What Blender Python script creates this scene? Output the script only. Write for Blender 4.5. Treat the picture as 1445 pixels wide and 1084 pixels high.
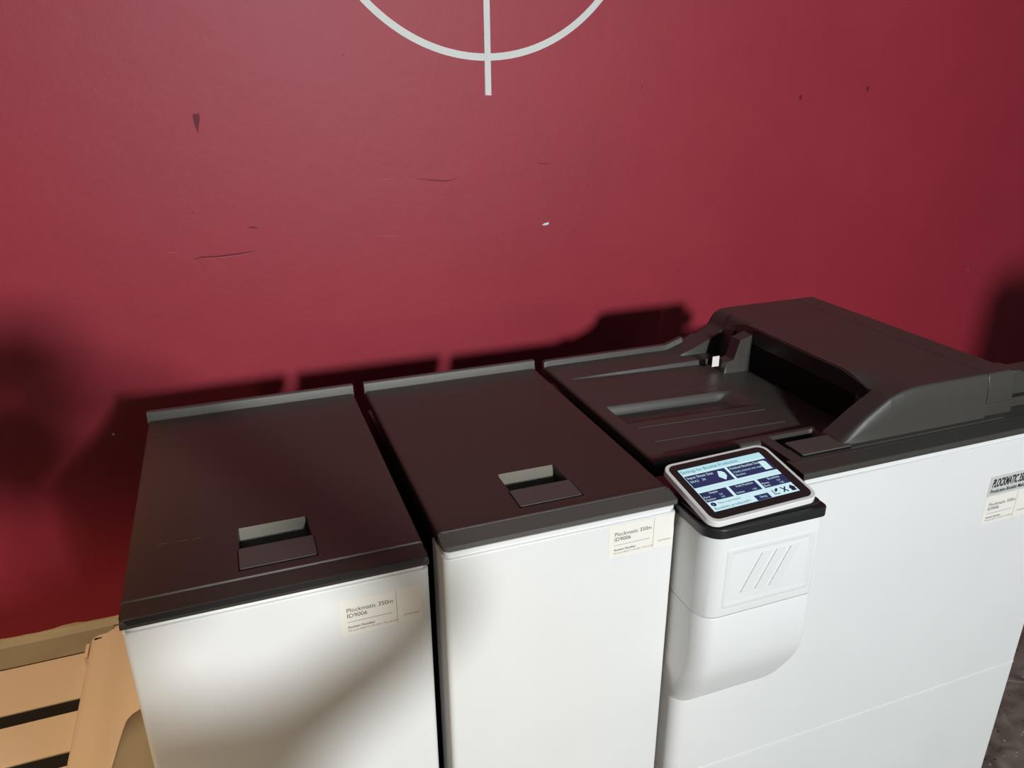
import bpy, bmesh, math, random
from mathutils import Vector, Matrix, noise

# ------------------------------------------------------------------ scene, camera, light
for o in list(bpy.data.objects): bpy.data.objects.remove(o)
sc = bpy.context.scene
COL = sc.collection
vs = sc.view_settings
sc.display_settings.display_device = 'sRGB'
vs.view_transform = 'Standard'; vs.look = 'None'; vs.gamma = 1.0; vs.use_curve_mapping = False
vs.exposure = 0.0

cam_d = bpy.data.cameras.new('camera'); cam = bpy.data.objects.new('camera', cam_d); COL.objects.link(cam)
cam.location = (-0.1361, -0.9461, 1.6540)
cam.rotation_euler = (math.radians(68.045), math.radians(0.345), math.radians(-20.326))
cam_d.sensor_fit = 'HORIZONTAL'; cam_d.sensor_width = 36.0; cam_d.lens = 1090.97/1445*36
cam_d.clip_start = 0.02
sc.camera = cam

world = bpy.data.worlds.new('room_ambient'); sc.world = world; world.use_nodes = True
bg = world.node_tree.nodes['Background']
bg.inputs[0].default_value = (0.80, 0.92, 1.0, 1); bg.inputs[1].default_value = 0.07

def area(name, loc, target, size, power, color, spread=180, shape='DISK'):
    l = bpy.data.lights.new(name, 'AREA'); l.shape = shape; l.size = size; l.energy = power
    l.color = color; l.spread = math.radians(spread)
    o = bpy.data.objects.new(name, l); COL.objects.link(o); o.location = loc
    o.rotation_euler = (Vector(target)-Vector(loc)).to_track_quat('-Z', 'Y').to_euler()
    return o
area('key_lamp', (1.1, -5.5, 2.9), (0.2, 1.3, 1.4), 0.42, 130, (0.945, 0.985, 1.0), 110)
def spot(name, loc, target, power, color, cone, blend, radius):
    l = bpy.data.lights.new(name, 'SPOT'); l.energy = power; l.color = color; l.spot_size = math.radians(cone)
    l.spot_blend = blend; l.shadow_soft_size = radius
    o = bpy.data.objects.new(name, l); COL.objects.link(o); o.location = loc
    o.rotation_euler = (Vector(target)-Vector(loc)).to_track_quat('-Z', 'Y').to_euler()
spot('warm_stacker_fill', (-1.05, -0.30, 2.6), (-0.84, 0.40, 0.40), 140, (1.0, 0.70, 0.38), 44, 0.6, 0.10)  # unseen warm fill added for the stacker, its cone kept off the wall
spot('warm_side_spot', (-1.3, -2.3, 1.25), (-0.08, 0.0, 0.62), 54, (1.0, 0.72, 0.42), 30, 0.9, 0.12)

# ------------------------------------------------------------------ helpers
def mat(name, color, rough=0.5, spec=0.5, bump=0.0, bscale=400, var=0.0, vscale=4, metal=0.0, coat=0.0):
    m = bpy.data.materials.new(name); m.use_nodes = True
    nt = m.node_tree; b = nt.nodes['Principled BSDF']
    b.inputs['Base Color'].default_value = (*color, 1); b.inputs['Roughness'].default_value = rough
    b.inputs['Specular IOR Level'].default_value = spec; b.inputs['Metallic'].default_value = metal
    b.inputs['Coat Weight'].default_value = coat
    tc = nt.nodes.new('ShaderNodeTexCoord')
    if bump:
        n = nt.nodes.new('ShaderNodeTexNoise'); n.inputs['Scale'].default_value = bscale; n.inputs['Detail'].default_value = 3
        bp = nt.nodes.new('ShaderNodeBump'); bp.inputs['Strength'].default_value = bump; bp.inputs['Distance'].default_value = 0.001
        nt.links.new(tc.outputs['Object'], n.inputs['Vector']); nt.links.new(n.outputs['Fac'], bp.inputs['Height'])
        nt.links.new(bp.outputs['Normal'], b.inputs['Normal'])
    if var:
        n = nt.nodes.new('ShaderNodeTexNoise'); n.inputs['Scale'].default_value = vscale; n.inputs['Detail'].default_value = 5
        r = nt.nodes.new('ShaderNodeMapRange'); r.inputs[1].default_value = 0.3; r.inputs[2].default_value = 0.7
        r.inputs[3].default_value = 1-var; r.inputs[4].default_value = 1+var
        mx = nt.nodes.new('ShaderNodeVectorMath'); mx.operation = 'SCALE'; mx.inputs[0].default_value = color
        nt.links.new(tc.outputs['Object'], n.inputs['Vector']); nt.links.new(n.outputs['Fac'], r.inputs[0])
        nt.links.new(r.outputs[0], mx.inputs['Scale']); nt.links.new(mx.outputs[0], b.inputs['Base Color'])
    return m
def emis(name, color, strength):
    m = bpy.data.materials.new(name); m.use_nodes = True
    b = m.node_tree.nodes['Principled BSDF']; b.inputs['Base Color'].default_value = (0.01, 0.01, 0.01, 1)
    b.inputs['Roughness'].default_value = 0.25
    b.inputs['Emission Color'].default_value = (*color, 1); b.inputs['Emission Strength'].default_value = strength
    return m

M = {}
M['white'] = mat('white_enamel', (0.79, 0.795, 0.785), 0.42, 0.35, 0.05, 900, 0.015, 6)
M['dark'] = mat('dark_brown_plastic', (0.058, 0.054, 0.047), 0.38, 0.5, 0.25, 1500, 0.05, 5)
M['lid'] = mat('dark_brown_lid', (0.044, 0.035, 0.028), 0.38, 0.5, 0.25, 1500, 0.05, 5)  # darker copy of the brown plastic, shade of the lid tops in its colour
M['trim'] = mat('grey_brown_plastic', (0.095, 0.090, 0.080), 0.38, 0.5, 0.2, 1500)  # rail plastic; also gives front-facing lips a lit tone by colour
M['black'] = mat('black_plastic', (0.018, 0.018, 0.018), 0.35, 0.5)
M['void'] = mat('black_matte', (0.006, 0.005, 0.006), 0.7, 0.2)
M['pocket'] = mat('pocket_lit_plastic', (0.155, 0.138, 0.105), 0.55, 0.4, 0.4, 1200)
M['bezel'] = mat('white_bezel', (0.86, 0.85, 0.83), 0.35, 0.4)
M['glass'] = mat('bezel_glass', (0.022, 0.018, 0.018), 0.32, 0.5)
M['paper'] = mat('sticker_paper', (0.86, 0.825, 0.755), 0.6, 0.3)
M['silver'] = mat('silver_plate', (0.62, 0.62, 0.60), 0.45, 0.5)
M['ink'] = mat('printed_ink', (0.02, 0.02, 0.022), 0.6, 0.2)
M['greyink'] = mat('grey_ink', (0.22, 0.22, 0.21), 0.6, 0.2)
M['cream'] = mat('cream_sheet_metal', (0.66, 0.56, 0.43), 0.5, 0.35, 0.08, 700, 0.02, 8)
M['flap'] = mat('grey_olive_plastic', (0.30, 0.27, 0.20), 0.55, 0.3, 0.1, 700)
M['belt'] = mat('black_rubber', (0.010, 0.012, 0.010), 0.6, 0.3, 0.2, 900)
M['scratch'] = mat('bare_scratch', (0.22, 0.19, 0.16), 0.6, 0.3)
M['markwhite'] = mat('white_mark', (0.74, 0.74, 0.70), 0.6, 0.3, 0.3, 300, 0.03, 10)
M['darkred'] = mat('dark_red_chip', (0.15, 0.011, 0.021), 0.6, 0.3)
M['palered'] = mat('pale_red_chip', (0.42, 0.10, 0.12), 0.5, 0.3)
M['skirt'] = mat('cream_gloss_paint', (0.60, 0.53, 0.38), 0.5, 0.4, 0.3, 60, 0.10, 9)
M['skirttop'] = mat('cream_paint_edge', (0.66, 0.52, 0.33), 0.45, 0.4, 0.3, 60, 0.08, 9)
M['hinge'] = mat('dark_metal', (0.08, 0.07, 0.06), 0.4, 0.5, metal=0.8)
M['scrlight'] = emis('display_light', (0.60, 0.82, 0.88), 1.0)
M['scrpale'] = emis('display_pale', (0.45, 0.74, 0.82), 1.0)
M['scrnavy'] = emis('display_navy', (0.016, 0.025, 0.095), 1.0)
M['scrink'] = emis('display_ink', (0.004, 0.012, 0.04), 1.0)
M['scrtext'] = emis('display_teal', (0.01, 0.09, 0.16), 1.0)

# wall paint: satin crimson with patched areas
def wall_mat():
    m = bpy.data.materials.new('crimson_wall_paint'); m.use_nodes = True
    nt = m.node_tree; b = nt.nodes['Principled BSDF']; N = nt.nodes.new; L = nt.links.new
    tc = N('ShaderNodeTexCoord')
    n1 = N('ShaderNodeTexNoise'); n1.inputs['Scale'].default_value = 1.7; n1.inputs['Detail'].default_value = 6; n1.inputs['Roughness'].default_value = 0.6
    L(tc.outputs['Object'], n1.inputs['Vector'])
    cr = N('ShaderNodeValToRGB'); L(n1.outputs['Fac'], cr.inputs['Fac'])
    cr.color_ramp.elements[0].position = 0.3; cr.color_ramp.elements[0].color = (0.315, 0.0165, 0.034, 1)
    cr.color_ramp.elements[1].position = 0.7; cr.color_ramp.elements[1].color = (0.365, 0.021, 0.041, 1)
    L(cr.outputs['Color'], b.inputs['Base Color'])
    mr = N('ShaderNodeMapRange'); mr.inputs[3].default_value = 0.50; mr.inputs[4].default_value = 0.60
    L(n1.outputs['Fac'], mr.inputs[0]); L(mr.outputs[0], b.inputs['Roughness'])
    b.inputs['Specular IOR Level'].default_value = 0.5
    n2 = N('ShaderNodeTexNoise'); n2.inputs['Scale'].default_value = 9; n2.inputs['Detail'].default_value = 8; n2.inputs['Roughness'].default_value = 0.62
    L(tc.outputs['Object'], n2.inputs['Vector'])
    n3 = N('ShaderNodeTexNoise'); n3.inputs['Scale'].default_value = 260; n3.inputs['Detail'].default_value = 3
    L(tc.outputs['Object'], n3.inputs['Vector'])
    b1 = N('ShaderNodeBump'); b1.inputs['Strength'].default_value = 0.25; b1.inputs['Distance'].default_value = 0.006
    b2 = N('ShaderNodeBump'); b2.inputs['Strength'].default_value = 0.25; b2.inputs['Distance'].default_value = 0.0006
    L(n2.outputs['Fac'], b1.inputs['Height']); L(n3.outputs['Fac'], b2.inputs['Height']); L(b1.outputs['Normal'], b2.inputs['Normal'])
    L(b2.outputs['Normal'], b.inputs['Normal'])
    return m
M['wall'] = wall_mat()
def floor_mat():
    m = bpy.data.materials.new('speckled_brown_stone'); m.use_nodes = True
    nt = m.node_tree; b = nt.nodes['Principled BSDF']; N = nt.nodes.new; L = nt.links.new
    g = N('ShaderNodeNewGeometry')
    n1 = N('ShaderNodeTexNoise'); n1.inputs['Scale'].default_value = 14; n1.inputs['Detail'].default_value = 8; n1.inputs['Distortion'].default_value = 0.8
    L(g.outputs['Position'], n1.inputs['Vector'])
    cr = N('ShaderNodeValToRGB'); L(n1.outputs['Fac'], cr.inputs['Fac'])
    cr.color_ramp.elements[0].position = 0.32; cr.color_ramp.elements[0].color = (0.10, 0.082, 0.066, 1)
    cr.color_ramp.elements[1].position = 0.72; cr.color_ramp.elements[1].color = (0.30, 0.26, 0.215, 1)
    v = N('ShaderNodeTexVoronoi'); v.inputs['Scale'].default_value = 48; v.inputs['Randomness'].default_value = 1
    L(g.outputs['Position'], v.inputs['Vector'])
    lt = N('ShaderNodeMath'); lt.operation = 'LESS_THAN'; lt.inputs[1].default_value = 0.13; L(v.outputs['Distance'], lt.inputs[0])
    cr2 = N('ShaderNodeValToRGB'); L(v.outputs['Color'], cr2.inputs['Fac'])
    cr2.color_ramp.interpolation = 'CONSTANT'
    cr2.color_ramp.elements[0].color = (0.01, 0.01, 0.01, 1); cr2.color_ramp.elements[1].position = 0.55; cr2.color_ramp.elements[1].color = (0.5, 0.47, 0.42, 1)
    mx = N('ShaderNodeMix'); mx.data_type = 'RGBA'; L(lt.outputs[0], mx.inputs[0]); L(cr.outputs['Color'], mx.inputs[6]); L(cr2.outputs['Color'], mx.inputs[7])
    L(mx.outputs[2], b.inputs['Base Color']); b.inputs['Roughness'].default_value = 0.45
    return m
M['floor'] = floor_mat()
M['grout'] = mat('pale_grout', (0.52, 0.44, 0.40), 0.8, 0.2)

def link(name, me, m, parent=None, smooth=30, bevel=0, seg=2):
    o = bpy.data.objects.new(name, me); COL.objects.link(o)
    if m and not me.materials: me.materials.append(m)
    if smooth is not None:
        for p in me.polygons: p.use_smooth = True
        me.set_sharp_from_angle(angle=math.radians(smooth))
    if bevel:
        b = o.modifiers.new('bevel', 'BEVEL'); b.width = bevel; b.segments = seg; b.limit_method = 'ANGLE'; b.angle_limit = math.radians(30)
        b.harden_normals = True
    if parent is not None:
        o.parent = parent; o.matrix_parent_inverse = Matrix.Translation(-Vector(parent.location)) if parent.type == 'EMPTY' or parent.location.length else Matrix()
    return o
def from_bm(name, bm, m, parent=None, **k):
    bmesh.ops.recalc_face_normals(bm, faces=bm.faces)
    me = bpy.data.meshes.new(name); bm.to_mesh(me); bm.free()
    return link(name, me, m, parent, **k)
def add_box(bm, x0, x1, y0, y1, z0, z1):
    v = [bm.verts.new(p) for p in ((x0,y0,z0),(x1,y0,z0),(x1,y1,z0),(x0,y1,z0),(x0,y0,z1),(x1,y0,z1),(x1,y1,z1),(x0,y1,z1))]
    for f in ((0,1,2,3),(4,5,6,7),(0,1,5,4),(1,2,6,5),(2,3,7,6),(3,0,4,7)): bm.faces.new([v[i] for i in f])
def box(name, x0, x1, y0, y1, z0, z1, m, parent=None, bevel=0.002, seg=2):
    bm = bmesh.new(); add_box(bm, x0, x1, y0, y1, z0, z1)
    return from_bm(name, bm, m, parent, bevel=bevel, seg=seg)
def prism(name, pts, axis, a, b, m, parent=None, bevel=0.0, seg=2, smooth=30, fn=None):
    """polygon pts in the two other axes, extruded along axis from a to b"""
    def P(p, t):
        if axis == 'y': return (p[0], t, p[1])
        if axis == 'x': return (t, p[0], p[1])
        return (p[0], p[1], t)
    bm = bmesh.new()
    A = [bm.verts.new(P(p, a)) for p in pts]; B = [bm.verts.new(P(p, b)) for p in pts]
    bm.faces.new(A); bm.faces.new(B)
    for i in range(len(pts)):
        j = (i+1) % len(pts); bm.faces.new((A[i], A[j], B[j], B[i]))
    if fn: fn(bm)
    return from_bm(name, bm, m, parent, bevel=bevel, seg=seg, smooth=smooth)
def rrect(x0, x1, y0, y1, r, n=6):
    """rounded rectangle outline; r = radius or 4 radii (front-left, front-right, back-right, back-left)"""
    if not isinstance(r, (tuple, list)): r = (r,)*4
    out = []
    for (cx, cy, a0, rr) in ((x0+r[0], y0+r[0], 180, r[0]), (x1-r[1], y0+r[1], 270, r[1]), (x1-r[2], y1-r[2], 0, r[2]), (x0+r[3], y1-r[3], 90, r[3])):
        for k in range(n+1):
            a = math.radians(a0+90*k/n); out.append((cx+rr*math.cos(a), cy+rr*math.sin(a)))
    return out
def loft(name, rings, m, parent=None, smooth=40, bevel=0, seg=2):
    bm = bmesh.new(); R = [[bm.verts.new(p) for p in r] for r in rings]
    for a, b in zip(R, R[1:]):
        for i in range(len(a)):
            j = (i+1) % len(a); bm.faces.new((a[i], a[j], b[j], b[i]))
    bm.faces.new(R[0]); bm.faces.new(R[-1])
    return from_bm(name, bm, m, parent, smooth=smooth, bevel=bevel, seg=seg)
def ring(x0, x1, y0, y1, r, z, n=6): return [(x, y, z) for x, y in rrect(x0, x1, y0, y1, r, n)]
def tag(o, label, cat, group=None):
    o['label'] = label; o['category'] = cat
    if group: o['group'] = group
def empty(name, loc, label, cat, group=None):
    o = bpy.data.objects.new(name, None); COL.objects.link(o); o.location = loc; o.empty_display_size = 0.1
    tag(o, label, cat, group); return o
def text_mesh(name, body, size, m, parent, mtx, shear=0.0, bold=0.0, sx=1.0, align='LEFT'):
    """flat lettering; local x right, y up, mtx carries it to the surface"""
    c = bpy.data.curves.new(name, 'FONT'); c.body = body; c.size = size; c.shear = shear; c.offset = bold; c.extrude = 0.0
    c.resolution_u = 3; c.align_x = align
    t = bpy.data.objects.new(name, c); COL.objects.link(t)
    dg = bpy.context.evaluated_depsgraph_get()
    me = bpy.data.meshes.new_from_object(t.evaluated_get(dg)); bpy.data.objects.remove(t)
    me.transform(Matrix.Diagonal((sx, 1, 1, 1))); me.transform(mtx)
    me.materials.clear(); me.materials.append(m); me.name = name
    o = bpy.data.objects.new(name, me); COL.objects.link(o)
    if parent is not None:
        o.parent = parent; o.matrix_parent_inverse = Matrix.Translation(-Vector(parent.location))
    return o
def part(o, parent):  # parent a mesh built in world coordinates
    o.parent = parent; o.matrix_parent_inverse = Matrix.Translation(-Vector(parent.location)); return o
def lerp(a, b, t): return a+(b-a)*t
def smooth(a, b, v):
    t = max(0, min(1, (v-a)/(b-a))); return t*t*(3-2*t)
def interp(pts, x):
    if x <= pts[0][0]: return pts[0][1]
    for (a, b), (c, d) in zip(pts, pts[1:]):
        if x <= c: return lerp(b, d, (x-a)/(c-a))
    return pts[-1][1]

# ------------------------------------------------------------------ the room
WY = 1.30
def structure(o): o['kind'] = 'structure'; return o
wall = structure(box('wall_back', -3.2, 5.0, WY, WY+0.12, 0.0, 3.0, M['wall'], bevel=0))
floor = structure(box('floor', -3.2, 5.0, -2.6, WY, -0.06, -0.0012, M['grout'], bevel=0))
# stone tiles, laid on the diagonal
ang = math.radians(-30); ex = Vector((math.cos(ang), math.sin(ang))); ey = Vector((-ex.y, ex.x))
T = 0.60; J0 = Vector((1.827, 0.211))
bm = bmesh.new(); add_box(bm, -T/2+.0018, T/2-.0018, -T/2+.0018, T/2-.0018, -0.0008, 0.0)
bmesh.ops.recalc_face_normals(bm, faces=bm.faces); tm = bpy.data.meshes.new('floor_tile'); bm.to_mesh(tm); bm.free(); tm.materials.append(M['floor'])
for i in range(-7, 7):
    for j in range(-7, 7):
        c = J0+ex*((i+0.0)*T)+ey*((j+0.5)*T)
        if -2.9 < c.x < 4.6 and -2.1 < c.y < WY-0.43:
            t = bpy.data.objects.new('floor_tile', tm); COL.objects.link(t)
            t.location = (c.x, c.y, 0); t.rotation_euler = (0, 0, ang); t.parent = floor
# skirting: board with a chamfered, brush-painted top
sk = structure(prism('baseboard_back', [(WY-0.018, 0.0), (WY, 0.0), (WY, 0.108), (WY-0.006, 0.108), (WY-0.018, 0.090)], 'x', -3.2, 5.0, M['skirt'], bevel=0.001))
bm = bmesh.new(); random.seed(4)
xs = [-3.2+0.02*i for i in range(410)]; prev = None
for x in xs:
    h = 0.112+0.0035*noise.noise(Vector((x*9, 0, 1)))+0.003*noise.noise(Vector((x*31, 5, 1)))
    if -0.78 < x < -0.72: h += 0.004
    cur = [bm.verts.new((x, WY-0.0065, 0.094)), bm.verts.new((x, WY-0.0012, h))]
    if prev: bm.faces.new((prev[0], cur[0], cur[1], prev[1]))
    prev = cur
e = from_bm('paint_edge', bm, M['skirttop'], None, smooth=None); part(e, sk)
bm = bmesh.new(); add_box(bm, -0.78, 0.3, WY-0.0014, WY-0.0004, 0.1045, 0.1058)
cr = from_bm('paint_crack', bm, M['darkred'], None, smooth=None); part(cr, sk)

# round mark on the wall: a ring crossed by two bars, stuck on in white strip
mk = empty('crosshair_mark', (0.618, WY, 2.167), 'white ring with crossing bars on the crimson wall, cut by the top of the photo', 'wall mark')
def annulus(name, cx, cz, r0, r1, y0, y1, m, parent, n=160):
    bm = bmesh.new(); R = []
    for k in range(n):
        a = 2*math.pi*k/n; c, s = math.cos(a), math.sin(a)
        R.append([bm.verts.new((cx+r*c, y, cz+r*s)) for r, y in ((r0, y0), (r1, y0), (r1, y1), (r0, y1))])
    for k in range(n):
        a, b = R[k], R[(k+1) % n]
        for q in range(4): bm.faces.new((a[q], a[(q+1) % 4], b[(q+1) % 4], b[q]))
    return from_bm(name, bm, m, parent)
annulus('ring', 0.618, 2.167, 0.463, 0.482, WY-0.0015, WY-0.0001, M['markwhite'], mk)
prism('bar', [(0.6135, 1.594), (0.6315, 1.593), (0.626, 2.76), (0.608, 2.76)], 'y', WY-0.0024, WY-0.0002, M['markwhite'], mk)
prism('bar', [(0.04, 2.158), (1.20, 2.158), (1.20, 2.176), (0.04, 2.176)], 'y', WY-0.0024, WY-0.0002, M['markwhite'], mk)
prism('backing_edge', [(0.6105, 1.590), (0.6150, 1.590), (0.6140, 1.68), (0.6105, 1.68)], 'y', WY-0.0012, WY-0.0001, M['palered'], mk)
# chips, dents and scratches in the paint
def strip(name, pts, w, m, parent, y=WY, t=0.0006):
    bm = bmesh.new(); P = []
    for k, (x, z) in enumerate(pts):
        f = 1.0 if 0 < k < len(pts)-1 else 0.3
        P.append([bm.verts.new((x, y-t, z-w*f/2)), bm.verts.new((x, y-t, z+w*f/2))])
    for a, b in zip(P, P[1:]): bm.faces.new((a[0], b[0], b[1], a[1]))
    return part(from_bm(name, bm, m, None, smooth=None), parent)
strip('paint_scratch', [(-0.229, 1.188), (-0.21, 1.193), (-0.17, 1.191), (-0.11, 1.194), (-0.068, 1.199)], 0.004, M['darkred'], wall)
strip('paint_scratch', [(-0.20, 1.1885), (-0.15, 1.1875), (-0.09, 1.192)], 0.0018, M['palered'], wall)
strip('paint_scratch', [(0.401, 1.371), (0.45, 1.364), (0.49, 1.360), (0.522, 1.366)], 0.0028, M['darkred'], wall)
strip('paint_scratch', [(0.773, 1.398), (0.795, 1.396), (0.822, 1.396)], 0.0028, M['darkred'], wall)
strip('paint_scratch', [(0.27, 1.214), (0.31, 1.211), (0.35, 1.208)], 0.0016, M['palered'], wall)
strip('paint_scratch', [(0.29, 1.375), (0.31, 1.374), (0.33, 1.372)], 0.002, M['palered'], wall)
strip('paint_scratch', [(-0.08, 1.263), (-0.066, 1.264), (-0.05, 1.261)], 0.004, M['darkred'], wall)
strip('paint_scratch', [(-0.30, 1.21), (-0.28, 1.211), (-0.26, 1.208)], 0.0018, M['palered'], wall)
def chip(pts, m): return part(prism('paint_chip', pts, 'y', WY-0.0012, WY-0.0001, m, None), wall)
chip([(-0.176, 1.560), (-0.160, 1.561), (-0.161, 1.545), (-0.166, 1.530), (-0.170, 1.513), (-0.176, 1.538)], M['darkred'])
chip([(0.793, 1.210), (0.801, 1.216), (0.816, 1.218), (0.815, 1.211), (0.804, 1.209)], M['markwhite'])
chip([(-0.517, 0.708), (-0.509, 0.710), (-0.509, 0.715), (-0.516, 0.714)], M['markwhite'])
chip([(2.655, 0.899), (2.664, 0.898), (2.664, 0.903), (2.656, 0.904)], M['palered'])
for (x, z, r) in ((1.724, 1.570, 0.010), (2.003, 1.595, 0.009), (1.124, 1.608, 0.008), (-0.213, 1.309, 0.008), (0.04, 0.979, 0.006), (1.30, 1.02, 0.006), (-0.40, 1.62, 0.004), (0.22, 1.70, 0.004), (0.95, 1.32, 0.006), (2.15, 1.05, 0.007)):
    bm = bmesh.new(); cv = bm.verts.new((x, WY-0.0002, z)); rim = []
    random.seed(int(x*1000))
    for k in range(10):
        a = k*math.pi/5; q = r*random.uniform(0.6, 1.1); rim.append(bm.verts.new((x+q*math.cos(a)*0.7, WY-0.0010, z+q*math.sin(a))))
    for k in range(10): bm.faces.new((cv, rim[k], rim[(k+1) % 10]))
    part(from_bm('wall_dent', bm, M['darkred'] if r > 0.0085 else M['wall'], None), wall)

# ------------------------------------------------------------------ stickers
YF = -0.0004
def on_front(x, z, y):  # text origin on a face that looks towards -y
    return Matrix.Translation((x, y, z)) @ Matrix.Rotation(math.pi/2, 4, 'X')
def sticker(parent, x0, x1, z0, z1, y, lift=0.0004):
    s = prism('sticker', rrect(x0, x1, z0, z1, 0.0015, 3), 'y', y-lift, y, M['paper'], None, smooth=None); part(s, parent)
    w = x1-x0; h = z1-z0; yy = y-lift-0.00015
    def tx(b, u, v, size, m=M['ink'], bold=0.0, sx=1.0):
        text_mesh('lettering', b, size*h, m, s, on_front(x0+u*w, z1-v*h, yy), bold=bold, sx=sx)
    tx('Plockmatic 350m', 0.08, 0.345, 0.165, sx=0.98*(w/0.122)); tx('ID9006', 0.08, 0.50, 0.165, sx=1.0)
    tx('Auction Number', 0.08, 0.80, 0.09, bold=0.00008, sx=1.05); tx('MS print 08.017 | SP-204 | TN-10.347', 0.08, 0.90, 0.078, sx=1.0, m=M['greyink'])
    tx('SDN9007001Y', 0.765, 0.80, 0.068, m=M['greyink'])
    for (u0, u1, v0, v1) in ((0.08, 0.63, 0.62, 0.632), (0.683, 0.688, 0.03, 0.97)):
        r = prism('rule_line', [(x0+u0*w, z1-v1*h), (x0+u1*w, z1-v1*h), (x0+u1*w, z1-v0*h), (x0+u0*w, z1-v0*h)], 'y', yy, yy+0.0001, M['greyink'], None, smooth=None); part(r, s)
    return s

# ------------------------------------------------------------------ the two low cabinet units
YB = 0.66
def heightfield(name, xs, ys, f, m, parent, zb=0.976, skip=None):
    bm = bmesh.new(); G = {}
    def V(i, j):
        if (i, j) not in G: G[(i, j)] = bm.verts.new((xs[i], ys[j], f(xs[i], ys[j])))
        return G[(i, j)]
    for i in range(len(xs)-1):
        for j in range(len(ys)-1):
            if skip and skip((xs[i]+xs[i+1])/2, (ys[j]+ys[j+1])/2): continue
            bm.faces.new((V(i, j), V(i+1, j), V(i+1, j+1), V(i, j+1)))
    edges = [e for e in bm.edges if len(e.link_faces) == 1]
    r = bmesh.ops.extrude_edge_only(bm, edges=edges)
    for v in r['geom']:
        if isinstance(v, bmesh.types.BMVert): v.co.z = zb
    return from_bm(name, bm, m, parent, smooth=32)
def grid(a, b, step, extra=()):
    n = max(1, int(round((b-a)/step))); s = [a+(b-a)*i/n for i in range(n+1)]
    for e in extra:
        if a < e < b: s.append(e)
    s = sorted(s); out = [s[0]]
    for v in s[1:]:
        if v-out[-1] > 0.0004: out.append(v)
        elif v in extra: out[-1] = v
    return out

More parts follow.
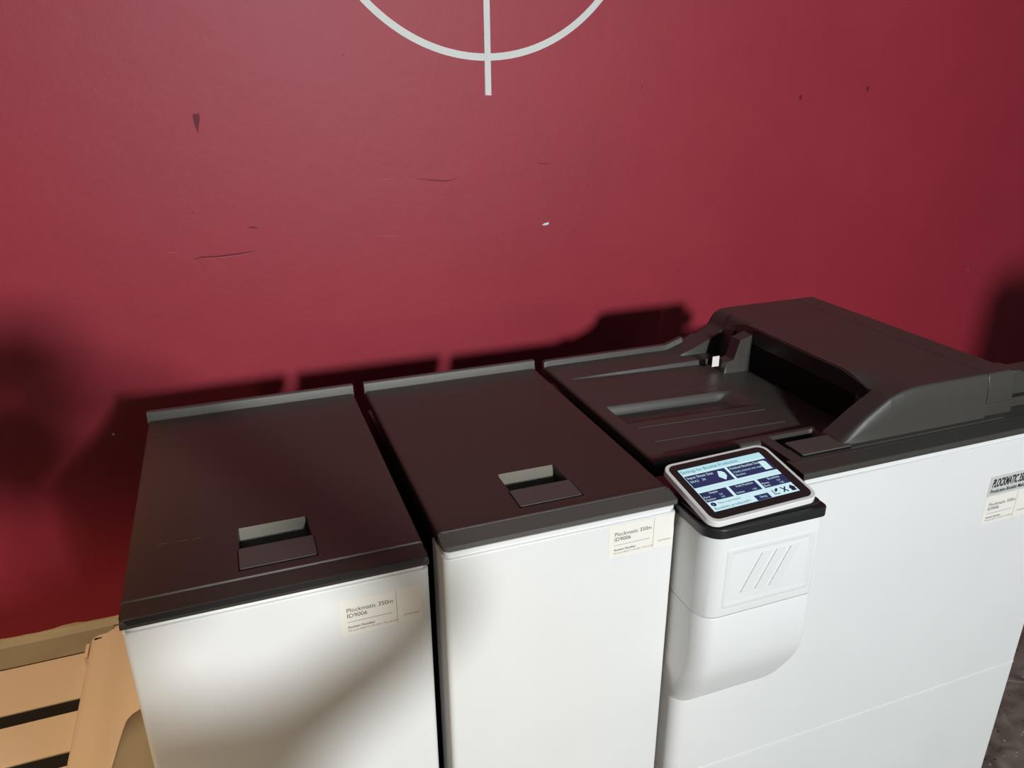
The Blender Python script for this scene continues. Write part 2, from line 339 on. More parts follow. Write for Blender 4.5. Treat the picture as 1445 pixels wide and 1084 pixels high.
def cabinet(name, x0, x1, label, handle, yfront, greyfront):
    """body, front panel, lid with hand pocket and latch, back lip"""
    t = empty(name, ((x0+x1)/2, YB/2, 0), label, 'office machine')
    r = 0.010
    body = loft('body', [ring(x0+.003, x1-.003, yfront+0.012, YB-.01, .004, 0.03), ring(x0+.003, x1-.003, yfront+0.012, YB-.01, .004, 0.955)], M['black'], t)
    for cx in (x0+.05, x1-.05):
        for cy in (.08, .56): loft('caster_foot', [ring(cx-.02, cx+.02, cy-.02, cy+.02, .019, 0.0), ring(cx-.016, cx+.016, cy-.016, cy+.016, .015, 0.03)], M['black'], t)
    def fr(yo, z, ins=0.0): return ring(x0+ins, x1-ins, yfront+yo, yfront+0.07, (r, r, .001, .001), z, 6)
    loft('front_panel', [fr(.002, 0.035, .002), fr(0, .038), fr(0, .9695), fr(.0012, .9715, .0012), fr(.0045, .9722, .0045), fr(.0045, .9755, .0045), fr(.0025, .9765, .0025), fr(.0025, .9815, .0025), fr(.0035, .9825, .0035)], M['white'], t, smooth=25)
    # lid
    (hx0, hx1, hy0, hy1) = handle
    ex_ = [x0+.001, x0+.003, x0+.006, x1-.001, x1-.003, x1-.006, hx0, hx0+.0015, hx1, hx1-.0015, hx1-.004]
    yc = yfront+0.033
    ey_ = [yc-.0012, yc-.0004, yc+.0003, yc-.004, yc-.002, yc, yc+.002, yc+.004, hy0, hy0+.0015, hy1, hy1-.0012, hy1-.006, hy1-.02, hy1-.03, YB-.010, YB-.0085, YB-.003]
    yl = yc if greyfront else yfront-0.002
    def f(x, y):
        z = 1.0
        d = min(x-x0, x1-x)
        if d < .006: z -= .006-math.sqrt(max(0, .006**2-(.006-d)**2))
        if greyfront:
            d = y-yl
            if d < .006: z -= .006-math.sqrt(max(0, .006**2-(.006-d)**2))
            z += .0025*(1-smooth(yl+.002, yl+.010, y))
        else:
            z -= .0022*(1-smooth(yc-.0012, yc+.0003, y))
            if y < yc: z -= 0.0035*(yc-y)/(yc-yl)
            d = y-yl
            if d < .003: z -= .003-math.sqrt(max(0, .003**2-(.003-d)**2))
        # pocket
        if hx0 < x < hx1 and hy0 < y < hy1:
            back = 0.036*min(1, max(0, (hy1-y-.0012)/.022))**0.8
            dep = back
            dep *= smooth(0, .0012, x-hx0)*smooth(0, .004, hx1-x)*smooth(0, .0012, y-hy0)
            z -= dep
        return z
    xs = grid(x0, x1, .006, ex_); ys = grid(yl, YB-.0085, .005, ey_+[yl+.001, yl+.003])
    lid = heightfield('lid', xs, ys, f, M['lid'], t, zb=.9805)
    # under-edge: black band at the front, or the grey trim rail
    if greyfront:
        prof = [(yfront+.002, .9845), (yfront-.0005, .9865), (yfront-.0005, .9915), (yfront+.0015, .9935), (yc-.001, 1.0000), (yc+.004, .998), (yc+.004, .983)]
        bm = bmesh.new(); secs = []
        for (xx, ins) in ((x0, .0095), (x0+.0012, .005), (x0+.004, .0018), (x0+.0095, 0), (x1-.003, 0), (x1, .0025)):
            secs.append([bm.verts.new((xx, y+ins*(1 if y < yc-.004 else 0), z)) for y, z in prof])
        for a, b in zip(secs, secs[1:]):
            for q in range(len(a)): bm.faces.new((a[q], a[(q+1) % len(a)], b[(q+1) % len(b)], b[q]))
        bm.faces.new(secs[0]); bm.faces.new(secs[-1])
        from_bm('front_rail', bm, M['trim'], t, smooth=30)
    else:
        loft('front_rail', [ring(x0+.0015, x1-.0015, yl+.0015, yl+.028, (.010, .010, .002, .002), .9835), ring(x0, x1, yl, yl+.028, (.010, .010, .002, .002), .985), ring(x0, x1, yl-.0006, yl+.028, (.010, .010, .002, .002), .9935)], M['black'], t)
    # back lip
    prism('back_lip', [(YB-.0085, .985), (YB-.0085, 1.001), (YB-.0055, 1.0165), (YB-.0035, 1.0185), (YB+.006, 1.0185), (YB+.006, .985)], 'x', x0-.001, x1+.001, M['trim'], t, bevel=.0008)
    # pocket lining and latch
    px = M['pocket']
    lx0, lx1 = hx0-.001, hx1+.0015
    la = prism('latch', rrect(lx0, lx1, hy0+.002, hy0+.056, .003, 3), 'z', .9955, 1.0012, M['trim'], t, bevel=.0006)
    bm = bmesh.new(); add_box(bm, lx0-.0015, lx1+.0015, hy0-.0012, hy0+.0022, .9995, 1.0003)
    add_box(bm, lx0-.0018, lx0-.0002, hy0-.0012, hy0+.054, .9995, 1.0003); add_box(bm, lx1+.0002, lx1+.0018, hy0-.0012, hy0+.054, .9995, 1.0003)
    from_bm('latch_gap', bm, M['void'], t, smooth=None)
    # lining of the pocket's far wall, its lit look put into a paler colour
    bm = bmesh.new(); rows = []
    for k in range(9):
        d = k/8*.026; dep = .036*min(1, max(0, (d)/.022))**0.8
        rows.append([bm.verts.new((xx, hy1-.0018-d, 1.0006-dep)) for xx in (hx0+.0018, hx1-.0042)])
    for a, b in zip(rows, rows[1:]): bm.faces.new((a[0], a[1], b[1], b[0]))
    from_bm('pocket_lit_lining', bm, px, t)
    return t, lid
def scratches(parent, lines, z):
    for pts in lines:
        bm = bmesh.new(); P = []
        for k, (x, y) in enumerate(pts):
            w = .0006 if 0 < k < len(pts)-1 else .0002
            P.append([bm.verts.new((x, y-w, z)), bm.verts.new((x, y+w, z))])
        for a, b in zip(P, P[1:]): bm.faces.new((a[0], b[0], b[1], a[1]))
        part(from_bm('scratch', bm, M['scratch'], None, smooth=None), parent)

A, lidA = cabinet('finishing_cabinet', -0.337, 0.079, 'white cabinet unit with scratched dark brown lid, at the left end of the machine line', (-0.182, -0.076, 0.051, 0.168), 0.0, False)
scratches(lidA, [[(-0.298, .163), (-0.289, .163), (-0.280, .1625)], [(-.270, .161), (-.262, .1615), (-.252, .161)], [(-.248, .161), (-.240, .161), (-.232, .1605)], [(-.221, .160), (-.215, .160)],
    [(-.331, .312), (-.329, .318), (-.325, .323)], [(-.104, .287), (-.100, .292), (-.095, .296)], [(-.108, .256), (-.104, .259)], [(-.303, .272), (-.298, .272)]], 1.0003)
scratches(lidA, [[(-.262, .012), (-.2605, .018), (-.260, .026)]], 1.0012)
B, lidB = cabinet('finishing_cabinet', 0.104, 0.509, 'white cabinet unit with dark lid and grey front rail, middle one of the machine line', (0.252, 0.360, 0.069, 0.188), 0.009, True)
scratches(lidB, [[(.155, .158), (.157, .161)], [(.104+.006, .128), (.112, .131)], [(.500, .431), (.503, .428)], [(.300, .0525), (.304, .053)], [(.345, .051), (.349, .0515)]], 1.0006)
def panel_of(t): return [c for c in t.children if c.name.startswith('front_panel')][0]
sticker(panel_of(A), -0.057, 0.065, 0.886, 0.9475, 0.0)
sticker(panel_of(B), 0.382, 0.503, 0.908, 0.970, 0.009)

# ------------------------------------------------------------------ booklet maker (right-hand machine)
C = empty('booklet_maker', (1.0, YB/2, 0), 'large white booklet maker with dark paper tray and touch screen, on the right', 'office machine')
CX0, CX1 = 0.533, 1.467
loft('body', [ring(CX0+.004, CX1-.003, 0.062, YB-.008, .004, 0.03), ring(CX0+.004, CX1-.003, 0.062, YB-.008, .004, 0.60), ], M['black'], C)
loft('body_upper', [ring(CX0+.004, CX1-.003, 0.13, YB-.008, .004, 0.60), ring(CX0+.004, CX1-.003, 0.13, YB-.008, .004, 0.955)], M['black'], C)
box('chassis', CX0+.006, .764, 0.064, 0.135, 0.60, 0.93, M['black'], C)
box('chassis_right', 0.765, CX1-.006, 0.064, 0.135, 0.60, 0.955, M['black'], C)
for cx in (CX0+.06, CX1-.06):
    for cy in (.08, .56): loft('caster_foot', [ring(cx-.02, cx+.02, cy-.02, cy+.02, .019, 0.0), ring(cx-.016, cx+.016, cy-.016, cy+.016, .015, 0.03)], M['black'], C)
def panel(name, z0, z1, znotch=None, y0=0.0):
    xs0, xe, y1, r = CX0, CX1-.003, .060, .026
    o = [(xs0, y1)]+[(xs0+r+r*math.cos(math.radians(180+a)), y0+r+r*math.sin(math.radians(180+a))) for a in range(0, 91, 10)]
    L = o+[(.761, y0)] if znotch else o
    rest = [(xe-.002, y0), (xe, y0+.002), (xe, y1)]+([(.761, y1)] if znotch else [])
    c = .0018
    bm = bmesh.new()
    def wall_(pts, za, zb, closed):
        A = [bm.verts.new((x, y, za)) for x, y in pts]; B = [bm.verts.new((x, y, zb)) for x, y in pts]
        n = len(pts)
        for i in range(n if closed else n-1): bm.faces.new((A[i], A[(i+1) % n], B[(i+1) % n], B[i]))
        return A, B
    if znotch:
        A, B = wall_(L, z0, znotch, False); bm.faces.new(B+[bm.verts.new((.761, y1, znotch))]); 
        rr = [(.761, y0)]+rest
        A2, B2 = wall_(rr, z0, z1, False); bm.faces.new(B2); 
        q = [bm.verts.new(p) for p in ((.761, y0, znotch), (.761, y1, znotch), (.761, y1, z1), (.761, y0, z1))]; bm.faces.new(q)
    else:
        A, B = wall_(o+rest, z0, z1, False); bm.faces.new(B)
    bmesh.ops.remove_doubles(bm, verts=bm.verts, dist=1e-5)
    return from_bm(name, bm, M['white'], C, smooth=30, bevel=.0018, seg=2)
up = panel('upper_panel', .3645, .975, .93)
panel('lower_panel', .012, .3620, None, -.0004)
seam = prism('seam_highlight', [(CX0+.03, .3622), (CX1-.0035, .3622), (CX1-.0035, .3648), (CX0+.03, .3648)], 'y', -.0010, .004, M['bezel'], C, bevel=.0006)  # brighter strip painting the highlight along the panel seam
prism('panel_rim', [(.762, .970), (CX1-.004, .970), (CX1-.004, .9835), (.762, .9835)], 'y', 0.0028, 0.045, M['white'], C, bevel=.0012)
# dark front trim
prism('front_trim', [(.0015, .9835), (0, .985), (-.0003, .994), (.0025, .9965), (.035, .9995), (.05, .9995), (.05, .9835)], 'x', .757, CX1, M['dark'], C, bevel=.0012, fn=None)
# top tray
XB = [(-.001, 0)]
FR = [(.884, 0), (.900, .010), (.949, .046), (1.0, .077), (1.03, .0865), (1.06, .0912), (1.09, .092)]
def fC(x, y):
    z = 1.0
    if y > YB-.0085 and x < .916: z += .0125*smooth(YB-.0085, YB-.006, y)
    # paper tray, falling towards the slot
    if x > .563 and x <= 1.001 and .152 < y < .558:
        fall = .0028+.0095*(x-.565)/.385
        z -= fall*smooth(.152, .1545, y)*smooth(0, .0025, .558-y)*smooth(.563, .566, x)
        # hand recess
        if x < .895 and .298 < y < .390:
            d = .018*smooth(0, .010, .390-y)
            if y < .372: d = lerp(.003, .018, (y-.298)/.074)
            d *= smooth(.5635, .5650, x)*(1-smooth(.845, .893, x+ (y-.34)*0.25))
            z -= d
        for yr, h in ((.485, .0007), (.423, .0007), (.273, .0016), (.208, .0016)):
            if .574 < x < .882: z += h*max(0, 1-abs(y-yr)/.0016)
    # pocket by the small square cover
    if .790 < x < .895 and .085 < y < .143: z -= .026*smooth(.790, .7925, x)*smooth(0, .014, .895-x)*smooth(0, .0025, .143-y)
    # exit hood
    h = 0
    if x > .84:
        if y >= .600:
            h = interp([(.868, 0), (.913, .015), (.964, .037), (.993, .054), (1.004, .076), (1.012, .086), (1.024, .0905), (1.05, .092)], x)
        elif y >= .485:
            h = interp([(.925, 0), (.931, .027), (.950, .032), (.963, .079), (1.0, .091), (1.02, .092)], x)
            if .522 < y < .600: h = interp([(.982, 0), (.996, .062), (1.010, .088), (1.02, .092)], x)
        elif y > .116:
            h = .092 if x >= 1.0 else 0
            if x >= 1.0 and y < .20: h = lerp(interp(FR, x), .092, smooth(.116, .20, y))
        else:
            h = interp(FR, x)
    if h > 0:
        # rounded front edge
        y0 = .060; r = .013
        d = y-y0
        if d <= 0: h = 0
        elif d < r: h *= math.sqrt(max(0, 1-((r-d)/r)**2))*0.86+0.14
        # rounded rear edge
        d = YB+.006-y
        if d < .006 and x > .95: h *= 0.93
    z += h
    # edge roundings
    for d, r in ((x-CX0, .008), (y-.130 if x < .766 else 9, .010), (x-.759 if y < .13 else 9, .006), ):
        if d < r: z -= r-math.sqrt(max(0, r*r-(r-max(d, 0))**2))
    return z
XX = [.5335, .535, .538, .541, .563, .5635, .565, .566, .574, .790, .7925, .858, .884, .893, .895, .9, .913, .925, .931, .949, .950, .955, .962, .963, .964, .972, .996, .9995, 1.0, 1.006, 1.012, 1.02, 1.03, .759, .760, .762, .765, .766, .881]
YY = [.0362, .037, .039, .0599, .0602, .061, .062, .064, .067, .070, .073, .085, .116, .1165, .1295, .1305, .132, .134, .137, .140, .1405, .143, .1465, .152, .1545, .298, .372, .376, .380, .385, .390, .4848, .4852, .5218, .5222, .5555, .558, .5998, .6002, YB-.0085, YB-.0072, YB-.006] + \
     [v+d for v in (.485, .423, .273, .208) for d in (-.0016, 0, .0016)]
notch = lambda x, y: x < .759 and y < .130
ysC = grid(.036, YB+.006, .004, YY)
heightfield('output_tray', grid(CX0, .962, .005, XX), ysC, fC, M['dark'], C, zb=.978, skip=notch)
heightfield('exit_hood', grid(.962, 1.2465, .005, XX), ysC, fC, M['dark'], C, zb=.978)
def fcap(x, y):
    z = fC(1.10, y)
    for d, r in ((x-1.2485, .003), (1.318-x, .007)):
        if z > 1.02 and d < r: z -= r-math.sqrt(max(0, r*r-(r-max(d, 0))**2))
    return z
# end cap: upper and lower shells with a seam
heightfield('hood_end_cap', grid(1.2485, 1.318, .005, [1.2495, 1.251, 1.312, 1.315, 1.317]), [y for y in ysC if y > .0605], fcap, M['dark'], C, zb=1.030)
box('cap_lower_shell', 1.2485, 1.327, .062, .30, .9995, 1.0285, M['dark'], C, bevel=.003)
box('rear_deck', 1.2475, CX1, .036, YB, .978, 1.0, M['dark'], C, bevel=.002)
prism('base_step', [(.905, .062), (.900, .0455), (1.288, .0455), (1.300, .062)], 'z', .9995, 1.0022, M['dark'], C, bevel=.0008)
loft('rear_lug', [ring(1.316, 1.345, .60, .635, .006, 1.030), ring(1.316, 1.345, .60, .635, .006, 1.066), ring(1.318, 1.341, .604, .631, .005, 1.072)], M['trim'], C)
# link arm towards the next machine
arm = prism('link_arm', [(1.318, 1.034), (1.70, 1.034), (1.70, 1.078), (1.36, 1.080), (1.334, 1.088), (1.318, 1.089)], 'y', .070, .122, M['dark'], C, bevel=.004, seg=3)
prism('link_bracket', [(1.327, 1.0), (1.70, 1.0), (1.70, 1.022), (1.345, 1.022), (1.338, 1.0275), (1.327, 1.0275)], 'y', .078, .125, M['dark'], C, bevel=.003)
# black slab standing in for the shade inside the exit slot
box('exit_slot_shade', .9945, 1.002, .118, .484, .988, 1.052, M['void'], C, bevel=.0005)
prism('slot_lip', [(.117, 1.0535), (.4845, 1.0535), (.4845, 1.0905), (.195, 1.0905), (.155, 1.084), (.117, 1.075)], 'x', .9960, 1.002, M['black'], C, bevel=.0005)
box('paper_guide', .905, .924, .5055, .5075, 1.0, 1.026, M['paper'], C, bevel=.0003)
prism('slot_corner', [(.975, .118), (1.0, .118), (1.0, .150), (.992, .146)], 'z', .985, 1.058, M['dark'], C, bevel=.002)
# small square cover
cv = prism('square_cover', rrect(.795, .906, .051, .104, .003, 3), 'z', 1.0015, 1.0045, M['trim'], C, bevel=.0008)
prism('cover_gap', rrect(.7925, .9085, .0485, .1055, .003, 3), 'z', 1.0005, 1.0015, M['void'], C)
# left notch wall
box('deck_floor', CX0+.002, .760, -.01, .135, .93, .962, M['black'], C, bevel=.001)

# console
K = 8
def cr_(ins, yf, z, rf=.034): return ring(.513+ins, .737-ins, yf, .034, (rf, .010, .001, .001), z, K)
cs = loft('console_housing', [cr_(0, -.0780, .8085), cr_(0, -.080, .8105), cr_(0, -.080, .956), cr_(.0008, -.0793, .958), cr_(.0008, -.0793, .961), cr_(.002, -.078, .963)], M['white'], C, smooth=35)
rings = [cr_(0, -.0785, .8070), cr_(0, -.080, .8050)]
for y, z in ((-.080, .725), (-.0785, .705), (-.0745, .685), (-.068, .666), (-.058, .645), (-.047, .625), (-.036, .605), (-.025, .587), (-.014, .571), (-.005, .559), (0.003, .550)):
    t = max(0, (y+.060)/.060)
    rings.append(ring(.513+.0195*t**0.7, .737-.003*t, y, .034, (max(.024, min(.034, .034-y-.004)), .006, .001, .001), z, K))
loft('console_lower', rings, M['white'], C, smooth=50)
# recessed plaque with three slanted bars on the console's front
def ramp_frame(name, x0, x1, z0, z1, y, d, w, m, parent):
    bm = bmesh.new()
    def R(i, yy): return [bm.verts.new((a, yy, b)) for a, b in rrect(x0+i, x1-i, z0+i, z1-i, .006, 4)]
    a, b, c, e = R(-.0035, y+.0002), R(-.001, y-.0016), R(.003, y-.0012), R(.010, y+.0002)
    for p, q in ((a, b), (b, c), (c, e)):
        for i in range(len(p)):
            j = (i+1) % len(p); bm.faces.new((p[i], p[j], q[j], q[i]))
    return from_bm(name, bm, m, parent, smooth=60)
ramp_frame('plaque_frame', .552, .722, .828, .938, -.080, .002, .01, M['white'], C)
for k in range(3):
    o = k*.0285
    prism('slanted_bar', [(.583+o, .850), (.603+o, .850), (.638+o, .921), (.618+o, .921)], 'y', -.0820, -.0790, M['white'], C, bevel=.001)
prism('console_band', rrect(.510, .741, -.084, .10, (.036, .012, .004, .004), 8), 'z', .9645, .9835, M['black'], C, bevel=.003, seg=3)
prism('console_deck', rrect(.516, .735, -.074, .10, (.034, .012, .004, .004), 8), 'z', .983, .989, M['black'], C, bevel=.002)

# touch screen, tilted: local frame u right, v away from the viewer, w up
P0 = Vector((.514, -.080, .9965)); U = Vector((.221, .006, .003)).normalized()
Vv = Vector((-.004, .158, .028)).normalized(); Vv = (Vv-U*Vv.dot(U)).normalized(); Wv = U.cross(Vv)
TW, TH = .214, .156
TM = Matrix((( U.x, Vv.x, Wv.x, P0.x), (U.y, Vv.y, Wv.y, P0.y), (U.z, Vv.z, Wv.z, P0.z), (0, 0, 0, 1)))
def tloc(fn_obj): fn_obj.data.transform(TM); return fn_obj
scr = tloc(prism('touch_screen', rrect(0, TW, 0, TH, .020, 8), 'z', -.011, .001, M['bezel'], C, bevel=.0018, seg=3))
gl = tloc(prism('screen_glass', rrect(.0068, TW-.0068, .0068, TH-.0068, .015, 8), 'z', .0008, .0013, M['glass'], None)); part(gl, scr)
# display elements; corners given as fractions of the lit area
DX0, DX1, DY0, DY1 = .0205, .1895, .0230, .1340
def D(u, v): return (lerp(DX0, DX1, u), lerp(DY1, DY0, v))
def dq(name, u0, u1, v0, v1, z, m, parent=scr, pts=None):
    p = [D(u0, v1), D(u1, v1), D(u1, v0), D(u0, v0)] if pts is None else [D(*q) for q in pts]
    o = tloc(prism(name, p, 'z', z, z+.00012, m, None, smooth=None)); return part(o, parent)
rim = dq('display_rim', -.012, 1.012, -.016, 1.012, .00135, M['black'])
disp = dq('display', 0, 1, 0, 1, .0015, M['scrlight'])
dq('display_header', 0, 1, 0, .13, .0017, M['scrpale'])
dq('display_line', 0, 1, .505, .52, .0017, M['scrpale'])
for (a, b, c, d) in ((.005, .485, .165, .455), (.515, 1.0, .165, .455), (.005, .315, .575, .79), (.350, .655, .575, .79), (.690, 1.0, .575, .79), (.50, .665, .885, 1.0)):
    dq('display_button', a, b, c, d, .0017, M['scrnavy'])
def dt(b, u, v, size, m, sx=1.0):
    x, y = D(u, v); text_mesh('display_text', b, size, m, scr, TM @ Matrix.Translation((x, y, .0020)), sx=sx)
dt('Settings for Booklet Production', .01, .105, .0105, M['scrtext'], .86)
dt('Input Sheet Size', .02, .245, .0088, M['scrlight'], .9); dt('SRA3   30', .02, .335, .0075, M['scrpale'])
dt('Finished Booklet Size', .53, .245, .0085, M['scrlight'], .82); dt('3.5x8.5, finished with staples', .53, .335, .0068, M['scrpale'], .8); dt('Booklet', .53, .405, .0062, M['scrpale'])
dt('Staple', .105, .635, .0068, M['scrlight']); dt('Fore', .015, .705, .0062, M['scrlight']); dt('Position', .015, .765, .0062, M['scrlight'], .9); dt('3.0', .19, .705, .0055, M['scrpale']); dt('0.0', .19, .765, .0055, M['scrpale'])
dt('Fold Position', .42, .635, .0068, M['scrlight'], .95); dt('Inches', .365, .765, .0062, M['scrlight']); dt('1.85', .55, .765, .0055, M['scrpale'])
dt('Booklets', .80, .635, .0068, M['scrlight']); dt('Rows', .70, .705, .0062, M['scrlight']); dt('Back', .70, .765, .0062, M['scrlight']); dt('0.0', .88, .705, .0055, M['scrpale']); dt('1.85', .88, .765, .0055, M['scrpale'])
dt('Make a test booklet', .10, .875, .0068, M['scrtext'], .8); dt('Booklets produced', .02, .975, .0088, M['scrtext'], .95); dt('16', .40, .965, .006, M['scrtext'])
dt('Stop', .55, .960, .0075, M['scrpale'])
# icons: info disc, page, sheet, pencil box, crossed tools, house
def disc(u, v, r, z, m, name='display_icon', n=20):
    x, y = D(u, v); bm = bmesh.new(); bm.faces.new([bm.verts.new((x+r*math.cos(a*2*math.pi/n), y+r*math.sin(a*2*math.pi/n), z)) for a in range(n)])
    o = from_bm(name, bm, m, None, smooth=None); tloc(o); return part(o, scr)
disc(.05, .855, .0048, .0019, M['scrink'])
dt('i', .043, .875, .007, M['scrlight'])
dq('display_icon', 0, 0, 0, 0, .0019, M['scrlight'], pts=[(.395, .425), (.350, .33), (.385, .205), (.425, .225), (.445, .27), (.440, .345)])
dq('display_icon', 0, 0, 0, 0, .0019, M['scrlight'], pts=[(.885, .415), (.885, .205), (.950, .205), (.968, .235), (.968, .415)])
dq('display_icon', 0, 0, 0, 0, .0019, M['scrink'], pts=[(.915, .91), (.955, .835), (.995, .91), (.982, .91), (.982, .97), (.928, .97), (.928, .91)])
dq('display_icon', 0, 0, 0, 0, .0019, M['scrink'], pts=[(.825, .85), (.84, .84), (.895, .95), (.88, .965)])
dq('display_icon', 0, 0, 0, 0, .0020, M['scrink'], pts=[(.825, .955), (.885, .84), (.897, .855), (.837, .965)])
dq('display_icon', 0, 0, 0, 0, .0019, M['scrink'], pts=[(.72, .86), (.73, .86), (.73, .95), (.785, .95), (.785, .965), (.72, .965)])
dq('display_icon', 0, 0, 0, 0, .0020, M['scrink'], pts=[(.745, .925), (.755, .87), (.785, .84), (.80, .86), (.775, .90)])

# maker's nameplate and sticker on the right
npl = prism('nameplate', [(1.231, .853), (1.425, .853), (1.425, .8985), (1.231, .8985)], 'y', -.0008, 0, M['silver'], None); part(npl, up)
npl.data.name = 'nameplate'
text_mesh('lettering', 'PLOCKMATIC 350m', .0260, M['ink'], npl, on_front(1.2375, .8735, -.0011), shear=.25, bold=.0009, sx=.43)
text_mesh('lettering', 'Production Booklet Maker', .0125, M['ink'], npl, on_front(1.2355, .8595, -.0011), shear=.25, bold=.0002, sx=.74)
sticker(up, 1.232, 1.360, .787, .8505, 0.0)

# ------------------------------------------------------------------ belt stacker beside the cabinet
S = empty('belt_stacker', (-0.85, .35, 0), 'cream belt stacker table with black belts beside the leftmost cabinet', 'office machine')
SZ = .45
edges = [.030, .105, .142, .215, .252, .360, .397, .505, .543, .69]
bm = bmesh.new(); add_box(bm, -1.30, -.50, .03, .69, SZ-.05, SZ-.004)
from_bm('table_frame', bm, M['cream'], S, bevel=.002)
ys_ = [(.03, .072), (.108, .216), (.252, .360), (.397, .505), (.543, .69)]
for a, b in ys_: box('table_slat', -1.30, -.545, a, b, SZ-.006, SZ, M['cream'], S, bevel=.0012)
for a, b in ((.072, .108), (.216, .252), (.360, .397), (.505, .543)):
    box('conveyor_belt', -1.295, -.50, a+.0015, b-.0015, SZ-.006, SZ-.0022, M['belt'], S, bevel=.0004)
for cx in (-1.24, -.60):
    for cy in (.09, .63): box('leg', cx-.02, cx+.02, cy-.02, cy+.02, 0, SZ-.05, M['cream'], S, bevel=.003)
# hood: thin curved sheet rising to the cabinet
prof = [(-.546, SZ-.003), (-.5455, .468), (-.543, .477), (-.537, .484), (-.527, .4875), (-.510, .489), (-.497, .495), (-.483, .505), (-.468, .519), (-.452, .535), (-.43, .553), (-.40, .572), (-.37, .586), (-.342, .595)]
def off(p, d):
    out = []
    for i, q in enumerate(p):
        a = p[max(0, i-1)]; b = p[min(len(p)-1, i+1)]; t = Vector((b[0]-a[0], b[1]-a[1])).normalized()
        out.append((q[0]+t.y*d, q[1]-t.x*d))
    return out
prism('hood_sheet', prof+list(reversed(off(prof, .003))), 'y', .035, .69, M['cream'], S, smooth=40)
prof2 = off([p for p in prof if -.462 < p[0]], -.004)
flx = off(prof, -.004)
# grey guide flap lying on the hood
def hz(x): return interp(prof, x)
bm = bmesh.new(); rows = []
for k in range(9):
    x = (-.459, -.452, -.445, -.438, -.432, -.428, -.424, -.415, -.350)[k]
    yt = (.14, .18, .222, .262, .292, .306, .312, .315, .316)[k]
    rows.append([bm.verts.new((x, lerp(.05, yt, q/4), hz(x)+.008)) for q in range(5)])
for a, b in zip(rows, rows[1:]):
    for q in range(4): bm.faces.new((a[q], a[q+1], b[q+1], b[q]))
fl = from_bm('guide_flap', bm, M['flap'], S); md = fl.modifiers.new('thickness', 'SOLIDIFY'); md.thickness = .003
bm = bmesh.new(); add_box(bm, -.534, -.519, .6765, .6790, .4865, .4895); s_ = from_bm('hood_slot', bm, M['void'], S)
box('hood_clip', -.5535, -.546, .640, .684, SZ+.001, .476, M['cream'], S, bevel=.0015)
# wire hook at the hood's top corner
bm = bmesh.new(); cp = [(-.488+.007*math.cos(a/8*math.pi*1.5+.6), .688, .500+.007*math.sin(a/8*math.pi*1.5+.6)) for a in range(9)]
prev = None
for c in cp:
    rg = [bm.verts.new((c[0], c[1]+.0011*math.cos(k*math.pi/3), c[2]+.0011*math.sin(k*math.pi/3))) for k in range(6)]
    if prev:
        for k in range(6): bm.faces.new((prev[k], prev[(k+1) % 6], rg[(k+1) % 6], rg[k]))
    prev = rg
from_bm('wire_hook', bm, M['hinge'], S)

# ------------------------------------------------------------------ a tall cabinet across the aisle (unseen, added to cast shade on the right of the wall)
Tt = empty('shade_cabinet', (2.56, -1.12, 0), 'tall grey cabinet added out of view to shade the right of the wall', 'cabinet')
loft('body', [ring(2.24, 2.88, -1.34, -.92, .02, .04), ring(2.24, 2.88, -1.34, -.92, .02, 1.50), ring(2.28, 2.84, -1.30, -.96, .02, 1.545)], M['silver'], Tt)
loft('plinth', [ring(2.26, 2.86, -1.32, -.94, .01, 0), ring(2.26, 2.86, -1.32, -.94, .01, .04)], M['black'], Tt)
for k in range(2):
    d = prism('door', [(2.255+k*.307, .07), (2.557+k*.307, .07), (2.557+k*.307, 1.47), (2.255+k*.307, 1.47)], 'y', -.921, -.905, M['silver'], Tt, bevel=.003)
    part(box('handle', 2.525+k*.042, 2.540+k*.042, -.906, -.885, .80, .95, M['dark'], None, bevel=.002), d)

# ------------------------------------------------------------------ the unseen photographer behind the camera, shaped to cast the left-hand shade
def skin(name, joints, bones, m, parent=None, root=0, sub=2):
    me = bpy.data.meshes.new(name); me.from_pydata([j[0] for j in joints], bones, []); me.materials.append(m)
    o = bpy.data.objects.new(name, me); COL.objects.link(o)
    md = o.modifiers.new('skin', 'SKIN'); md.use_smooth_shade = True
    for i, j in enumerate(joints):
        me.skin_vertices[0].data[i].radius = (j[1], j[2] if len(j) > 2 else j[1])
    me.skin_vertices[0].data[root].use_root = True
    s = o.modifiers.new('sub', 'SUBSURF'); s.levels = sub; s.render_levels = sub
    if parent is not None: part(o, parent)
    return o
M['skin'] = mat('skin', (0.50, 0.28, 0.19), 0.5, 0.4)
M['coat'] = mat('dark_coat', (0.03, 0.032, 0.04), 0.8, 0.2, 0.3, 500)
M['hair'] = mat('brown_hair', (0.04, 0.022, 0.014), 0.6, 0.3, 0.5, 200)
Pn = empty('person', (-.12, -1.60, 0), 'unseen person in dark hooded coat holding up a phone, shaped to shade the left wall and cabinet', 'person')
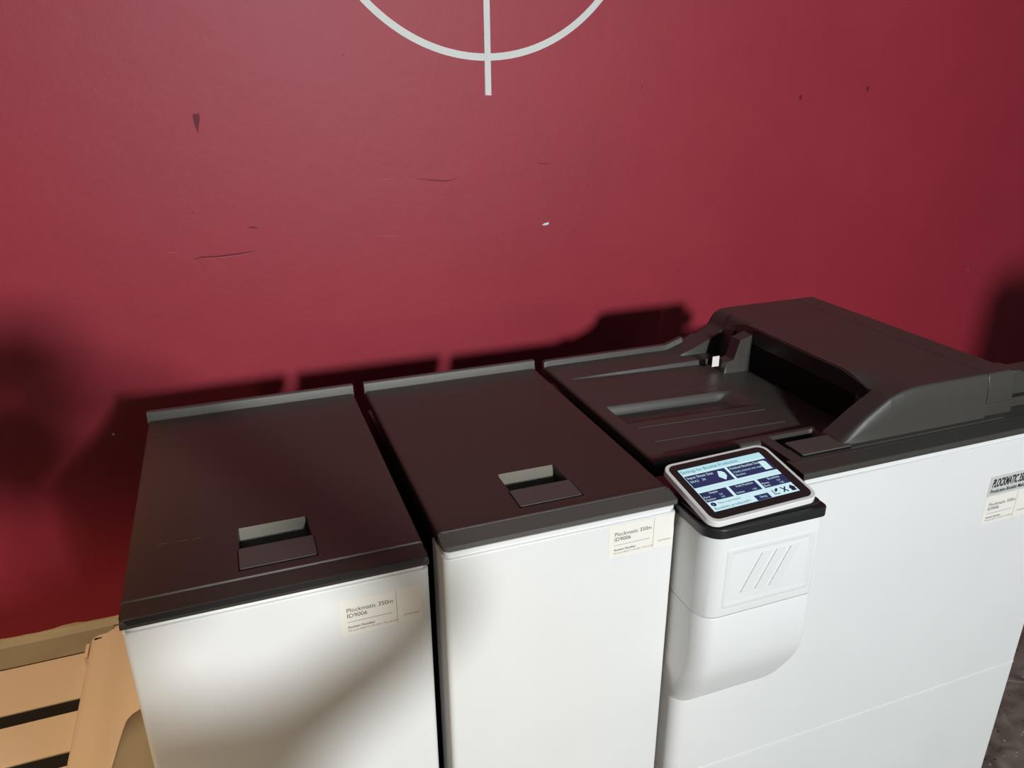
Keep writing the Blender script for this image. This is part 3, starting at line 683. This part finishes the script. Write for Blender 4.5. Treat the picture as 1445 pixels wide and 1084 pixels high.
J = [((.05, -1.62, .86), .145, .10), ((.055, -1.60, 1.02), .150, .09), ((.06, -1.58, 1.20), .16, .095), ((.06, -1.56, 1.315), .115, .07), ((.03, -1.54, 1.40), .048), ((.015, -1.52, 1.47), .046),
     ((.19, -1.52, 1.325), .064), ((.28, -1.46, 1.36), .054), ((.355, -1.38, 1.395), .046), ((.22, -1.21, 1.475), .036), ((.10, -1.05, 1.555), .026),
     ((-.07, -1.53, 1.325), .064), ((-.20, -1.46, 1.28), .050), ((-.31, -1.38, 1.30), .042), ((-.28, -1.20, 1.44), .036), ((-.22, -1.03, 1.57), .026),
     ((.14, -1.62, .78), .095), ((.16, -1.60, .45), .062), ((.16, -1.63, .09), .045), ((.16, -1.52, .035), .035),
     ((-.04, -1.62, .78), .095), ((-.06, -1.60, .45), .062), ((-.06, -1.63, .09), .045), ((-.06, -1.52, .035), .035)]
Bn = [(0, 1), (1, 2), (2, 3), (3, 4), (4, 5), (3, 6), (6, 7), (7, 8), (8, 9), (9, 10), (3, 11), (11, 12), (12, 13), (13, 14), (14, 15), (0, 16), (16, 17), (17, 18), (18, 19), (0, 20), (20, 21), (21, 22), (22, 23)]
skin('clothed_body', J, Bn, M['coat'], Pn)
# head with nose, ears, eyes, mouth
bm = bmesh.new(); bmesh.ops.create_uvsphere(bm, u_segments=32, v_segments=24, radius=1)
for v in bm.verts:
    x, y, z = v.co; w = 1-.22*max(0, -z)
    v.co = Vector((x*.074*w, y*.092*w, z*.112))
    if y > .75: v.co.y += .018*math.exp(-((x/.16)**2+((z+.1)/.22)**2))-.005*math.exp(-(((abs(x)-.38)/.14)**2+((z-.05)/.12)**2))-.003*math.exp(-((x/.3)**2+((z+.5)/.06)**2))
    v.co += Vector((.025, -1.505, 1.605))
from_bm('head', bm, M['skin'], Pn, smooth=80)
bm = bmesh.new(); bmesh.ops.create_uvsphere(bm, u_segments=28, v_segments=20, radius=1)
for v in bm.verts:
    x, y, z = v.co; v.co = Vector((x*.118, y*.118-.030, z*.138+.014))+Vector((.025, -1.505, 1.605))
    if y > .35 and z < .45: v.co.y -= .06*(y-.35)+.02
from_bm('shade_hood', bm, M['coat'], Pn, smooth=80)  # oversized hood added to widen the shadow on the left wall
for s in (-1, 1):
    bm = bmesh.new(); bmesh.ops.create_uvsphere(bm, u_segments=12, v_segments=8, radius=.011)
    for v in bm.verts: v.co += Vector((.025+s*.029, -1.428, 1.612))
    from_bm('eye', bm, M['bezel'], Pn)
    bm = bmesh.new(); bmesh.ops.create_uvsphere(bm, u_segments=12, v_segments=8, radius=1)
    for v in bm.verts: v.co = Vector((v.co.x*.008, v.co.y*.018, v.co.z*.03))+Vector((.025+s*.076, -1.51, 1.60))
    from_bm('ear', bm, M['skin'], Pn)
# phone, in the camera's own tilt, just behind the lens
CM = Matrix.Translation(cam.location) @ cam.rotation_euler.to_matrix().to_4x4()
ph = prism('smartphone', rrect(-.018, .132, -.056, .020, .010, 6), 'z', .006, .014, M['black'], None, bevel=.002)
ph.data.transform(CM); tag(ph, 'unseen black smartphone held sideways in both hands of the person in the hooded coat', 'phone')
def hand(wrist, px, side):
    J = [(Vector(wrist), .022), ((CM @ Vector((px, -.075, .030))), .024), ((CM @ Vector((px, -.045, .034))), .024)]
    Bq = [(0, 1), (1, 2)]
    base = 2
    for k in range(4):
        yy = .014-k*.019; L = (.9, 1.0, .96, .8)[k]
        i = len(J)
        J += [((CM @ Vector((px+side*.006, yy-.012, .038))), .0095), ((CM @ Vector((px+side*.020, yy-.004, .026))), .0085), ((CM @ Vector((px+side*.019, yy, .008))), .008), ((CM @ Vector((px+side*(.017-.018*L), yy, -.003+.004))), .0065)]
        Bq += [(base, i), (i, i+1), (i+1, i+2), (i+2, i+3)]
    i = len(J)
    J += [((CM @ Vector((px-side*.012, -.055, .026))), .012), ((CM @ Vector((px-side*.020, -.035, .024))), .0095)]
    Bq += [(1, i), (i, i+1)]
    skin('hand', [(tuple(a), r) for a, r in J], Bq, M['skin'], Pn, sub=1)
hand((.10, -1.05, 1.555), .125, 1)
hand((-.22, -1.03, 1.57), -.030, -1)

box('rear_shadow_strip', -1.30, -.552, .6905, .6945, SZ-.05, SZ-.001, M['void'], S, bevel=.0005)  # black strip standing in for the shadow gap behind the table
